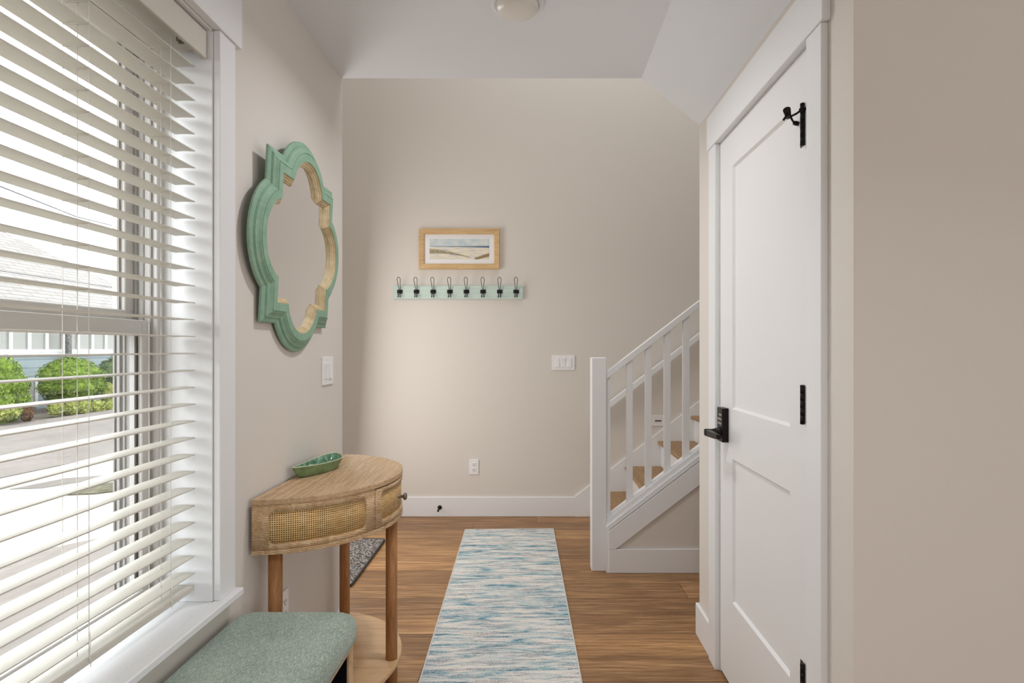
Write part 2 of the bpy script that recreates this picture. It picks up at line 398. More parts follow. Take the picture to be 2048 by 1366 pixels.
# the wall with the passage opening, seen end-on; it carries the tall foyer above the hall ceiling
bm = B()
prism(bm, [(XFL, 0), (XO, 0), (XO, 2.6), (XL, 2.6), (XL, ZC + .004), (.470, ZC + .004), (XR + .004, 2.264), (XR + .11, 2.264), (XR + .11, 0), (XFR, 0), (XFR, ZT), (XFL, ZT)], 'Y', YE - .10, YE - .0005)
struct('wall_foyer', bm, M_WALL)
sbx('wall_foyer_left', M_WALL, XFL - .1, XFL, YE - .1, YB, 0, ZT)
sbx('wall_stair_right', M_WALL, XFR, XFR + .1, YE - .1, YB, 0, ZT)
sbx('wall_rear', M_WALL, XO, 4.0, -3.6, -3.5, 0, 2.6)
sbx('wall_living_right', M_WALL, 4.0, 4.1, -3.6, 1.42, 0, 2.6)
sbx('ceiling_foyer', M_CEIL, XFL - .1, XFR + .1, YE - .1, YB + .1, ZT, ZT + .1)
# hall ceiling with the slope towards the closet wall
bm = B()
prism(bm, [(XL - .1, ZC), (.4638, ZC), (XR + .001, 2.250), (XR + .001, 2.6), (XL - .1, 2.6)], 'Y', 1.306, YE - .001)
box(bm, XL - .1, 4.0, -3.5, 1.306, ZC, 2.6)
struct('ceiling', bm, M_CEIL)
# baseboards
BH = .138
def board(name, *a): return sbx(name, M_TRIM, *a, bev=.0025)
bm = B(); box(bm, XL, XL + .014, 1.0, YE + .014, 0, BH, bev=.0025); box(bm, XFL, XL + .0135, YE, YE + .014, 0, BH - .0003, bev=.0025)
struct('baseboard_left', bm, M_TRIM)
board('baseboard_back', XFL, .288, YB - .014, YB, 0, .147)
bm = B(); box(bm, XR - .014, XR, 2.350, YE + .014, 0, BH, bev=.0025); box(bm, XR - .0135, 2.5, YE, YE + .014, 0, BH - .0003, bev=.0025)
struct('baseboard_right', bm, M_TRIM)
board('baseboard_front_right', XR, 2.5, 1.292, 1.306, 0, BH)

# ------------------------------------------------------------------ window
win = struct('window_1', (lambda b: (
    box(b, -1.036, -.985, WY0, WY0 + .028, WZ0, WZ1, bev=.002),
    box(b, -1.036, -.985, WY1 - .028, WY1, WZ0, WZ1, bev=.002),
    box(b, -1.036, -.985, WY0 + .028, WY1 - .028, WZ1 - .03, WZ1, bev=.002),
    box(b, -1.036, -.985, WY0 + .028, WY1 - .028, WZ0, WZ0 + .025, bev=.002),
    b)[-1])(B()), M_VINYL)
struct('jamb_track', (lambda b: (
    box(b, -1.041, -1.034, WY1 - .036, WY1 - .027, WZ0 + .02, WZ1 - .02),
    box(b, -1.004, -.998, WY1 - .034, WY1 - .027, WZ0 + .02, WZ1 - .02),
    box(b, -1.022, -1.019, WY1 - .031, WY1 - .027, WZ0 + .02, WZ1 - .02),
    box(b, -1.085, -1.078, WY1 - .036, WY1 - .027, WZ0 + .02, WZ1 - .02),
    box(b, -1.095, -1.091, WY1 - .036, WY1 - .027, WZ0 + .02, WZ1 - .02),
    box(b, -1.070, -1.067, WY1 - .033, WY1 - .027, WZ0 + .02, WZ1 - .02), b)[-1])(B()), M_VINYL_OUT, win)
struct('outer_frame', (lambda b: (
    box(b, -1.10, -1.0362, WY0, WY0 + .028, WZ0, WZ1, bev=.002),
    box(b, -1.10, -1.0362, WY1 - .028, WY1, WZ0, WZ1, bev=.002),
    box(b, -1.10, -1.0362, WY0 + .028, WY1 - .028, WZ1 - .03, WZ1, bev=.002),
    box(b, -1.10, -1.0362, WY0 + .028, WY1 - .028, WZ0, WZ0 + .025, bev=.002), b)[-1])(B()), M_VINYL_OUT, win)
ZM = 1.343
def sash(name, x0, x1, y0, y1, z0, z1, st, top, bot):
    b = B(); box(b, x0, x1, y0, y0 + st, z0, z1, bev=.002); box(b, x0, x1, y1 - st, y1, z0, z1, bev=.002)
    box(b, x0, x1, y0 + st, y1 - st, z1 - top, z1, bev=.002); box(b, x0, x1, y0 + st, y1 - st, z0, z0 + bot, bev=.002)
    s = struct(name, b, M_VINYL, win)
    g = B(); xm = (x0 + x1) / 2 - .002; box(g, xm - .002, xm + .002, y0 + st - .004, y1 - st + .004, z0 + bot - .004, z1 - top + .004)
    obj('window_pane', g, M_GLASS, s)
    k = B()
    for ya, yb_ in ((y0 + st - .001, y0 + st + .006), (y1 - st - .006, y1 - st + .001)): box(k, xm + .003, xm + .008, ya, yb_, z0 + bot, z1 - top)
    obj('glazing_gasket', k, M_GASKET if name == 'lower_sash' else M_GASKET2, s)
    return s
sash('lower_sash', -1.033, -1.000, WY0 + .028, WY1 - .03, WZ0 + .026, ZM - .006, .034, .036, .030)
sash('upper_sash', -1.076, -1.042, WY0 + .028, WY1 - .03, ZM - .030, WZ1 - .03, .036, .036, .050)
bx('sash_lock', M_VINYL, win, -1.035, -1.005, .95, 1.02, ZM - .006, ZM + .006, bev=.002)
# stool, reveal lining and casing
bm = B(); box(bm, -.99, XL, WY0, WY1, WZ0 - .02, WZ0, bev=.001); box(bm, XL - .001, -.822, .40, 1.617, WZ0 - .02, WZ0, bev=.003)
struct('trim_1', bm, M_TRIM)
bm = B()
box(bm, -1.08, XL - .0005, WY1, WY1 + .004, WZ0, WZ1); box(bm, -1.08, XL - .0005, WY0 - .004, WY0, WZ0, WZ1); box(bm, -1.08, XL - .0005, WY0, WY1, WZ1, WZ1 + .004)
struct('trim_2', bm, M_TRIM)
bm = B(); box(bm, XL, XL + .018, 1.527, 1.605, WZ0, 2.110, bev=.0015); box(bm, XL, XL + .018, .417, .495, WZ0, 2.110, bev=.0015)
struct('trim_3', bm, M_TRIM)
bm = B(); box(bm, XL, XL + .024, .39, 1.631, 2.111, 2.25, bev=.0015); struct('trim_4', bm, M_TRIM)

# ------------------------------------------------------------------ blind
bl = thing('window_blind', 'white horizontal slat blind lowered inside the window frame, slats open flat', 'blind', (-.92, 1.01, WZ0))
BY0, BY1 = .515, 1.506
bx('valance', M_BLIND, bl, -.882, -.869, .508, 1.516, 2.028, 2.101, bev=.002)
bx('headrail', M_BLIND, bl, -.944, -.884, BY0, BY1, 2.045, 2.098, bev=.002)
LY = (1.405, 1.148, .891, .634)
for k in range(-15, 16):
    z = 1.3405 + k * .0442
    bm = B(); n = 6; x0, x1 = -.9455, -.8945; th = .0026
    up = []; dn = []
    for i in range(n + 1):
        t_ = i / n; x = x0 + (x1 - x0) * t_; c = .0012 * (1 - (2 * t_ - 1) ** 2) - .0004 + random.uniform(-.00005, .00005)
        up.append((x, z + c + th / 2)); dn.append((x, z + c - th / 2))
    e = random.uniform(-.0015, .0015)
    prism(bm, up + dn[::-1], 'Y', BY0, BY1 + e)
    obj('slat', bm, M_BLIND, bl)
bx('bottom_rail', M_BLIND, bl, -.9455, -.8945, BY0, BY1, .632, .648, bev=.003, seg=2)
for y in LY:
    bm = B()
    for x in (-.8935, -.9465): tube(bm, [(x, y, z) for z in (2.05, 1.6, 1.0, .64)], .0007, 5)
    for k in range(-15, 16):
        z = 1.3405 + k * .0442 - .0022
        for dy in (-.004, .004): tube(bm, [(-.8935, y + dy * .2, z), (-.92, y + dy, z - .0006), (-.9465, y + dy * .2, z)], .0005, 4)
    obj('ladder_cord', bm, M_CORD, bl)
    bm = B(); tube(bm, [(-.92, y + .004, 2.05), (-.92, y + .004, 1.2), (-.92, y + .004, .647)], .0008, 5); obj('lift_cord', bm, M_CORD, bl)
for y in (1.148, 1.405):
    bm = B()
    pts = [(-.8925, y, .70), (-.889, y - .002, .68), (-.886, y - .008, .655), (-.889, y + .001, .638), (-.8935, y + .004, .631), (-.896, y + .008, .626)]
    tube(bm, pts, .0009, 5)
    obj('cord_tail', bm, M_CORD, bl)
bm = B(); box(bm, -.905, -.884, 1.452, 1.456, 2.036, 2.046); cyl(bm, (-.89, 1.47, 2.04), (-.884, 1.47, 2.04), .003, n=10); cyl(bm, (-.90, 1.44, 2.035), (-.90, 1.44, 2.046), .002, n=10)
obj('valance_clip', bm, M_STEEL, bl)

# ------------------------------------------------------------------ closet door, casing, header
DX = .7215
door = B()
sy = (2.119, 1.637)
zs = ((1.938, 1.042), (.858, .328))
z0, z1 = .012, 2.067
box(door, DX, DX + .035, 1.505, sy[1], z0, z1); box(door, DX, DX + .035, sy[0], 2.255, z0, z1)
box(door, DX, DX + .035, sy[1], sy[0], zs[0][0], z1); box(door, DX, DX + .035, sy[1], sy[0], zs[1][0], zs[0][1]); box(door, DX, DX + .035, sy[1], sy[0], z0, zs[1][1])
bmesh.ops.remove_doubles(door, verts=door.verts[:], dist=1e-5)
door_o = struct('door_1', door, M_DOOR)
for (zt, zb) in zs:
    b = B(); m = .008
    v0 = [(DX, sy[1], zb), (DX, sy[0], zb), (DX, sy[0], zt), (DX, sy[1], zt)]
    v1 = [(DX + .009, sy[1] + m, zb + m), (DX + .009, sy[0] - m, zb + m), (DX + .009, sy[0] - m, zt - m), (DX + .009, sy[1] + m, zt - m)]
    a = [b.verts.new(p) for p in v0]; c = [b.verts.new(p) for p in v1]
    for i in range(4): j = (i + 1) % 4; b.faces.new([a[i], a[j], c[j], c[i]])
    b.faces.new(c)
    d = [b.verts.new((DX + .02, p[1], p[2])) for p in v0]
    b.faces.new(d)
    for i in range(4): j = (i + 1) % 4; b.faces.new([a[j], a[i], d[i], d[j]])
    obj('door_panel', b, M_DOOR, door_o)
HY = 1.540; HXc = .7125
for i, (zt, zb) in enumerate(((1.918, 1.812), (1.163, 1.066), (.417, .318))):
    b = B(); n = 5; seg = (zt - zb) / n
    for k in range(n): cyl(b, (HXc, HY, zb + k * seg + .0006), (HXc, HY, zb + (k + 1) * seg - .0006), .0062, n=16)
    cyl(b, (HXc, HY, zb + .001), (HXc, HY, zt - .001), .0054, n=12)
    lathe(b, (HXc, HY, zt), (0, 0, 1), [(-.001, .0066), (.003, .0066), (.0045, .004), (.0045, 0)], 14)
    lathe(b, (HXc, HY, zb), (0, 0, -1), [(-.001, .0066), (.003, .0066), (.0045, .004), (.0045, 0)], 14)
    box(b, DX - .0012, DX + .0005, HY + .004, HY + .030, zb, zt)
    hg = obj('hinge', b, M_BRONZE, door_o)
    if i == 0:
        b = B()
        zc = zt - .012
        cyl(b, (HXc, HY, zc - .002), (HXc, HY, zc + .002), .009, n=16)
        tube(b, [(HXc, HY, zc), (HXc - .012, HY + .010, zc - .008), (HXc - .026, HY + .014, zc - .014), (HXc - .036, HY + .012, zc - .012)], .003, 8)
        tube(b, [(HXc - .026, HY + .014, zc - .014), (HXc - .014, HY + .03, zc - .018), (HXc - .004, HY + .042, zc - .020)], .0028, 8)
        cyl(b, (HXc - .004, HY + .040, zc - .021), (DX + .0, HY + .046, zc - .021), .006, .0065, n=14)
        cyl(b, (HXc - .044, HY - .004, zc - .003), (HXc - .030, HY + .018, zc - .014), .0098, .0075, n=18)
        tube(b, [(HXc - .036, HY + .006, zc - .010), (HXc - .044, HY + .004, zc - .020), (HXc - .050, HY + .002, zc - .028)], .0032, 8)
        obj('door_stop', b, M_BRONZE, hg)
# keypad lever lock
lk = bx('keypad_lock', M_BRONZE, door_o, .697, DX, 2.158, 2.219, .912, 1.040, bev=.0015)
b = B()
for r_ in range(3):
    for c_ in range(3):
        y_ = 2.170 + c_ * .0155; zz = 1.014 - r_ * .0165
        if r_ == 0 and c_ == 2: continue
        box(b, .6955, .6975, y_ - .0035, y_ + .0065, zz - .004, zz + .004, bev=.0005)
obj('keypad_buttons', b, M_BUTTON, lk)
b = B(); zc = .946; yc = 2.190
lathe(b, (.697, yc, zc), (-1, 0, 0), [(-.001, .021), (.004, .021), (.010, .017), (.030, .013), (.044, .0135), (.056, .0130), (.0565, 0)], 28)
prism(b, [(-0, -.012), (-.0, .012), (.015, .012), (.095, .008), (.108, .007), (.108, -.008), (.095, -.010)], 'X', .641, .658)
obj('lever_hub', b, M_BRONZE, lk)
# replace the lever blade: runs from the hub towards the hinge side
for o in [x for x in COL.objects if x.name == 'lever_hub']:
    me = o.data
    for vt in me.vertices:
        wx = vt.co + wpos(o)
        if wx.y < .2: vt.co = Vector((wx.x + .0 + (wx.y * .09), yc - wx.y, zc + wx.z - .001)) - wpos(o)
# casing and header
bm = B(); box(bm, XR - .018, XR, 2.262, 2.347, 0, 2.071, bev=.0015); box(bm, XR - .018, XR, 1.419, 1.498, 0, 2.071, bev=.0015)
struct('trim_5', bm, M_TRIM)
bm = B(); box(bm, XR - .022, XR, 1.406, 2.359, 2.0715, 2.205, bev=.0015); struct('trim_6', bm, M_TRIM)
bm = B(); box(bm, XR, XR + .08, 2.2555, 2.2625, 0, DZ); box(bm, XR, XR + .08, 1.4975, 1.5035, 0, DZ); box(bm, XR, XR + .08, 1.5035, 2.2555, 2.0705, DZ)
box(bm, .758, .775, 2.235, 2.256, 0, 2.07); box(bm, .758, .775, 1.5035, 1.525, 0, 2.07)
struct('trim_7', bm, M_TRIM)
sbx('trim_8', M_TREAD, .745, .80, 1.5035, 2.2555, 0, .006, bev=.002)

# ------------------------------------------------------------------ stairs
SL = .766; RUN = .248; RISE = .19
stair = thing('staircase', 'wooden-tread staircase with white risers rising along the back wall', 'staircase', (.42, 3.8, 0))
for k in range(1, 12):
    xn = .414 + (k - 1) * RUN; z = k * RISE
    b = B()
    pts = [(xn + .010, z - .026), (xn + .003, z - .022), (xn, z - .013), (xn + .003, z - .004), (xn + .010, z), (xn + RUN + .03, z), (xn + RUN + .03, z - .026)]
    prism(b, pts, 'Y', 3.352, 4.322); obj('tread', b, M_TREAD, stair)
    bx('riser', M_TRIM, stair, xn + .026, xn + .042, 3.352, 4.322, z - RISE + (0 if k == 1 else .0005), z - .0265)
def sloped(x, z_at, x_at): return z_at + SL * (x - x_at)
XE = XFR - .001
# skirt board along the back wall
b = B()
zt = lambda x: .152 + SL * (x - .288)
prism(b, [(.288, 0), (.70, 0), (XE, max(0, zt(XE) - .45)), (XE, zt(XE)), (.288, zt(.288))], 'Y', 4.322, YB - .0005, bev=.002)
obj('wall_skirt_board', b, M_TRIM, stair)
# knee wall under the railing
b = B(); kz = lambda x: .235 + SL * (x - .392)
prism(b, [(.410, 0), (XE, 0), (XE, kz(XE)), (.410, kz(.410))], 'Y', 3.252, 3.350); struct('wall_stair', b, M_WALL)
b = B(); box(b, .406, 2.9, 3.2345, 3.2515, 0, BH - .002, bev=.0025); struct('baseboard_stair', b, M_TRIM)
rail = thing('stair_railing', 'white square-post stair railing with slim balusters and sloping handrail', 'railing', (.354, 3.30, 0))
b = B(); box(b, .312, .3975, 3.262, 3.347, 0, 1.214, bev=.004); obj('newel_post', b, M_TRIM, rail)
# stringer boards (two layers)
s1 = lambda x: .258 + SL * (x - .392); s2 = lambda x: .235 + SL * (x - .406)
b = B(); prism(b, [(.3925, 0), (.409, 0), (.409, s1(.409) - .03), (XE, s1(XE) - .03), (XE, s1(XE)), (.3925, s1(.3925))], 'Y', 3.2415, 3.2615, bev=.0012); obj('stringer', b, M_TRIM, rail)
b = B(); lo = lambda x: .137 + SL * (x - .446)
prism(b, [(.406, .1365), (.446, .1365), (XE, lo(XE)), (XE, s2(XE)), (.406, s2(.406))], 'Y', 3.2335, 3.2412, bev=.0012); obj('stringer_face', b, M_TRIM, rail)
cz = lambda x: .312 + SL * (x - .4235)
b = B(); prism(b, [(.3975, cz(.3975) - .045), (XE, cz(XE) - .045), (XE, cz(XE)), (.3975, cz(.3975))], 'Y', 3.258, 3.349, bev=.0015); obj('shoe_rail', b, M_TRIM, rail)
YRC = 3.305; sR = F / (YRC - .03)
hz = lambda x: 1.265 - (744.8 - 697) / 351.0 + SL * (x - .396)
b = B(); prism(b, [(.3975, hz(.3975) - .042), (XE, hz(XE) - .042), (XE, hz(XE)), (.3975, hz(.3975))], 'Y', 3.277, 3.333, bev=.002); obj('handrail', b, M_TRIM, rail)
xs = [.3985 + .0] + [.5165 + .1082 * i for i in range(25)]
for i, x in enumerate(xs):
    x1 = x + (.024 if i == 0 else .0345)
    if x1 > XE: break
    b = B(); prism(b, [(x, cz(x) - .004), (x1, cz(x1) - .004), (x1, hz(x1) - .040), (x, hz(x) - .040)], 'Y', 3.2885, 3.3215, bev=.0012)
    obj('baluster', b, M_TRIM, rail)
wr = thing('wall_handrail', 'white sloping flat handrail fixed to the back wall above the stairs', 'handrail', (.45, 4.30, .8))
wz = lambda x: .876 + SL * (x - .548)
b = B(); prism(b, [(.40, wz(.40) - .052), (2.9, wz(2.9) - .052), (2.9, wz(2.9)), (.40, wz(.40))], 'Y', 4.262, 4.300, bev=.003); obj('rail', b, M_TRIM, wr)
for x in (1.45, 2.4):
    b = B(); tube(b, [(x, YB, wz(x) - .10), (x, 4.30, wz(x) - .095), (x, 4.281, wz(x) - .05)], .006, 8); cyl(b, (x, YB, wz(x) - .10), (x, YB - .005, wz(x) - .10), .02, n=18)
    obj('bracket', b, M_TRIM, wr)

# ------------------------------------------------------------------ wall plates
def plate_frontal(name, label, cat, x0, x1, z0, z1, ngang, Y=YB, kind='rocker'):
    t_ = thing(name, label, cat, ((x0 + x1) / 2, Y, (z0 + z1) / 2))
    bx('cover_plate', M_PLATE, t_, x0, x1, Y - .006, Y, z0, z1, bev=.002, seg=2)
    pitch = .046; c0 = (x0 + x1) / 2 - pitch * (ngang - 1) / 2; zc = (z0 + z1) / 2
    for i in range(ngang):
        c = c0 + i * pitch
        up = (i % 2 == 0)
        bx('switch_surround', M_PLATE, t_, c - .0172, c + .0172, Y - .0075, Y - .004, zc - .034, zc + .034, bev=.0008)
        b = B(); h = .031; d0 = .0125 if up else .009; d1 = .009 if up else .0125
        prism(b, [(Y - .007, zc - h), (Y - d0, zc - h), (Y - .0095, zc), (Y - d1, zc + h), (Y - .007, zc + h)], 'X', c - .0145, c + .0145)
        obj('rocker', b, M_PLATE, t_)
    return t_
plate_frontal('light_switch', 'white triple rocker light switch on the back wall beside the stairs', 'light switch', .117, .2885, 1.1015, 1.2145, 3)
def outlet(name, label, loc, u, n_, horizontal=False):
    """loc centre on the wall, u = unit vector along the wall, n_ = outward normal"""
    u = Vector(u); n_ = Vector(n_); loc = Vector(loc); t_ = thing(name, label, 'outlet', loc)
    def bb(name, mat, a0, a1, z0, z1, d0, d1, bev=0):
        p = [loc + u * a0 + n_ * d0, loc + u * a1 + n_ * d1]; b = B()
        box(b, min(p[0].x, p[1].x), max(p[0].x, p[1].x), min(p[0].y, p[1].y), max(p[0].y, p[1].y), loc.z + z0, loc.z + z1, bev=bev)
        return obj(name, b, mat, t_)
    bb('cover_plate', M_PLATE, -.035, .035, -.057, .057, 0, .006, .002)
    for s in (-1, 1):
        r_ = bb('receptacle', M_PLATE, -.0165, .0165, s * .0195 - .014, s * .0195 + .014, .004, .0085, .002)
        for a in (-.0065, .0065):
            b = B(); c = loc + u * a + n_ * .0086; e = u * .001 + n_ * .0004
            box(b, c.x - abs(e.x) - .0002, c.x + abs(e.x) + .0002, c.y - abs(e.y) - .0002, c.y + abs(e.y) + .0002, loc.z + s * .0195 - .001, loc.z + s * .0195 + .0075)
            obj('slot', b, M_HOLE, r_)
        b = B(); c = loc + n_ * .0083; cyl(b, (c.x, c.y, loc.z + s * .0195 - .0075), tuple(Vector((c.x, c.y, loc.z + s * .0195 - .0075)) + n_ * .0006), .0026, n=12); obj('ground_hole', b, M_HOLE, r_)
    return t_
outlet('wall_outlet', 'white double power outlet low on the back wall', (-.4717, YB, .3715), (1, 0, 0), (0, -1, 0))
outlet('wall_outlet', 'white power outlet on the left wall behind the console table leg', (XL, 1.943, .388), (0, 1, 0), (1, 0, 0))
# two-gang switch on the left wall
t_ = thing('light_switch', 'white double rocker light switch on the left wall below the mirror', 'light switch', (XL, 2.352, 1.173))
bx('cover_plate', M_PLATE, t_, XL, XL + .006, 2.293, 2.412, 1.117, 1.231, bev=.002, seg=2)
for i, c in enumerate((2.329, 2.375)):
    bx('switch_surround', M_PLATE, t_, XL + .004, XL + .0075, c - .0172, c + .0172, 1.140, 1.208, bev=.0008)
    b = B(); d0, d1 = ((.0095, .0125), (.0125, .0090))[i]; zc = 1.174; h = .031
    prism(b, [(XL + .007, zc - h), (XL + d0, zc - h), (XL + .0095, zc), (XL + d1, zc + h), (XL + .007, zc + h)], 'Y', c - .0145, c + .0145); obj('rocker', b, M_PLATE, t_)
# step light / narrow plate over the stairs
t_ = thing('step_light', 'small white stair light plate with a dark slot on the wall above the treads', 'step light', (.913, YB, .720))
bx('cover_plate', M_PLATE, t_, .857, .970, YB - .006, YB, .680, .762, bev=.002, seg=2)
bx('lens_slot', M_HOLE, t_, .893, .940, YB - .008, YB - .0055, .716, .722)
bx('hood', M_STEEL, t_, .890, .942, YB - .012, YB - .0055, .722, .7245)
# door stop on the back baseboard
b = B(); c = (-.728, YB - .014, .070)
lathe(b, c, (0, -1, 0), [(0, .016), (.004, .016), (.007, .010), (.010, .006)], 20)
n = 60; tube(b, [(c[0] + .0048 * math.cos(i * .9), c[1] - .008 - i * .0010, c[2] + .0048 * math.sin(i * .9) - (i / n) ** 2 * .006) for i in range(n)], .0016, 5)
ds = obj('door_stop', b, M_BRONZE, None, origin=c); tag(ds, 'black spring door stop sticking out of the back baseboard', 'door stop')
b = B(); lathe(b, (c[0], c[1] - .064, c[2] - .006), (0, -1, 0), [(0, .0065), (.002, .008), (.010, .008), (.013, .006), (.013, 0)], 16); obj('rubber_tip', b, M_RUBBER, ds)

# ------------------------------------------------------------------ picture
def uvquad(name, mat, parent, x0, x1, z0, z1, y, th=.001):
    b = B(); vs = box(b, x0, x1, y, y + th, z0, z1); uv = b.loops.layers.uv.new('UVMap')
    for f in b.faces:
        for l in f.loops: l[uv].uv = ((l.vert.co.x - x0) / (x1 - x0), (l.vert.co.z - z0) / (z1 - z0))
    return obj(name, b, mat, parent)
px0, px1, pz0, pz1 = -.884, -.278, 1.862, 2.166; fw = .042
pic = thing('framed_picture', 'light oak framed beach dune print hanging above the coat hooks', 'picture', ((px0 + px1) / 2, YB, pz0))
b = B()
prof = [(0, 0), (0, .022), (.003, .025), (.036, .020), (.040, .016), (.042, .008), (.042, 0)]
rings = []
for d, h in prof:
    rings.append([b.verts.new((x, YB - .001 - h, z)) for x, z in ((px0 + d, pz0 + d), (px1 - d, pz0 + d), (px1 - d, pz1 - d), (px0 + d, pz1 - d))])
for i in range(len(rings) - 1):
    for k in range(4): j = (k + 1) % 4; b.faces.new([rings[i][k], rings[i][j], rings[i + 1][j], rings[i + 1][k]])
obj('frame', b, M_FRAMEWOOD, pic)
bx('mat_board', M_MATBOARD, pic, px0 + .04, px1 - .04, YB - .010, YB - .006, pz0 + .04, pz1 - .04)
uvquad('print', M_PRINT, pic, -.805, -.356, 1.936, 2.090, YB - .0108)

# ------------------------------------------------------------------ coat hooks
rack = thing('coat_rack', 'pale mint board with eight black wire coat hooks on the back wall', 'coat rack', (-.59, YB, 1.636))
bx('board', M_MINT, rack, -1.078, -.1015, YB - .018, YB, 1.636, 1.737, bev=.002)
def hook(parent, x):
    yb = YB - .018; z = 1.6925; hook_o = None
    b = B(); box(b, x - .0205, x + .0205, yb - .004, yb, z - .014, z + .014, bev=.001)
    box(b, x - .009, x + .009, yb - .010, yb - .002, z - .012, z + .012, bev=.003)
    hook_o = obj('hook', b, M_BLACK, parent, origin=(x, yb, z))
    b = B()
    pts = []
    for i in range(25):                      # tall teardrop loop leaning forward
        a = math.pi * (i / 24.0)
        s_ = -math.cos(a)
        if i < 8: q_ = i / 8.0; pts.append((x - .003 - .0095 * q_, yb - .008 - .030 * q_, z + .010 + .075 * q_))
        elif i <= 16: g_ = math.pi * (1 - (i - 8) / 8.0); pts.append((x + .0125 * math.cos(g_), yb - .038 - .004 * math.sin(g_), z + .085 + .0185 * math.sin(g_)))
        else: q_ = 1 - (i - 16) / 8.0; pts.append((x + .003 + .0095 * q_, yb - .008 - .030 * q_, z + .010 + .075 * q_))
    tube(b, pts, .0021, 7)
    for s_ in (-1, 1):                       # two little lower hooks
        q_ = []
        for i in range(13):
            a = math.pi * i / 12
            q_.append((x + s_ * (.004 + .007 * math.sin(a)), yb - .006 - .024 * (1 - math.cos(a)) / 2, z - .010 - .034 * math.sin(a * .62)))
        q_ += [(x + s_ * .0055, yb - .034, z - .034), (x + s_ * .0055, yb - .038, z - .022)]
        tube(b, q_, .0024, 7)
    obj('hook_wire', b, M_BLACK, hook_o)
    return hook_o
hk = None
for px in (799.3, 832.7, 866.2, 899.5, 932.6, 966.0, 999.4, 1032.2):
    x = (px - 1073) / 266.5
    if hk is None: hk = hook(rack, x)
    else:
        h2 = hk.copy(); COL.objects.link(h2); h2.location.x = x - wpos(rack).x
        for ch in hk.children: c2 = ch.copy(); COL.objects.link(c2); c2.parent = h2
for x in (-1.045, -.145):
    b = B(); lathe(b, (x + .012, YB - .018, 1.69), (0, -1, 0), [(0, .004), (.001, .004), (.0015, 0)], 10); obj('screw', b, M_STEEL, rack)

# ------------------------------------------------------------------ mirror
def quat(d, nA=20, nS=4, a=.271, c=.170, r=.194):
    """quatrefoil outline offset inwards by d, points counter-clockwise"""
    rho = r - d; e = a - d; v0 = math.sqrt(max(rho * rho - (e - c) ** 2, 1e-8)); phi = math.atan2(v0, e - c); side = []
    for i in range(nA + 1):
        t_ = -phi + 2 * phi * i / nA; side.append((c + rho * math.cos(t_), rho * math.sin(t_)))
    for i in range(1, nS + 1): side.append((e, v0 + (e - v0) * i / nS))
    for i in range(1, nS): side.append((e - (e - v0) * i / nS, e))
    pts = []
    for q in range(4):
        cs, sn = [(1, 0), (0, 1), (-1, 0), (0, -1)][q]
        pts += [(cs * x - sn * y, sn * x + cs * y) for x, y in side]
    return pts
MC = Vector((-.850, 2.020, 1.617)); tilt = R(2.7)
def mpt(u, v, w): return Vector((MC.x + w * math.cos(tilt) + (v + .30) * math.sin(tilt), MC.y + u, MC.z + v * math.cos(tilt) - w * math.sin(tilt)))
mir = thing('wall_mirror', 'sage green quatrefoil framed mirror with gold inner lip hanging on the left wall', 'mirror', tuple(MC))
def sweep(name, prof, mat, parent, smooth_ix=()):
    b = B(); rings = [[b.verts.new(mpt(u, v, h)) for u, v in quat(d)] for d, h in prof]
    for i in range(len(rings) - 1):
        n = len(rings[i])
        for k in range(n): j = (k + 1) % n; b.faces.new([rings[i][k], rings[i][j], rings[i + 1][j], rings[i + 1][k]])
    return obj(name, b, mat, parent)
frame_prof = [(.006, 0), (0, .001), (0, .007), (.003, .0095), (.010, .0120), (.0155, .0125), (.016, .0150), (.0175, .0150), (.0185, .0175), (.023, .0185), (.029, .0215), (.034, .0265), (.0365, .0275), (.037, .0255), (.0382, .0255), (.0395, .0285), (.065, .0288), (.0655, .0)]
sweep('frame', frame_prof, M_SAGE, mir)
gold_prof = [(.0645, .0270), (.0665, .0270), (.0672, .0235), (.0695, .0240), (.072, .0225), (.0725, .0195), (.077, .0185), (.0795, .0160), (.080, .0140), (.0830, .0130), (.0845, .0090), (.0845, .001)]
sweep('inner_lip', gold_prof, M_GOLD, mir)
b = B(); pts = quat(.080); b.faces.new([b.verts.new(mpt(u, v, .0075)) for u, v in pts]); bk = b.faces.new([b.verts.new(mpt(u, v, .0035)) for u, v in reversed(pts)])
obj('mirror_glass', b, M_MIRROR, mir, recalc=False)

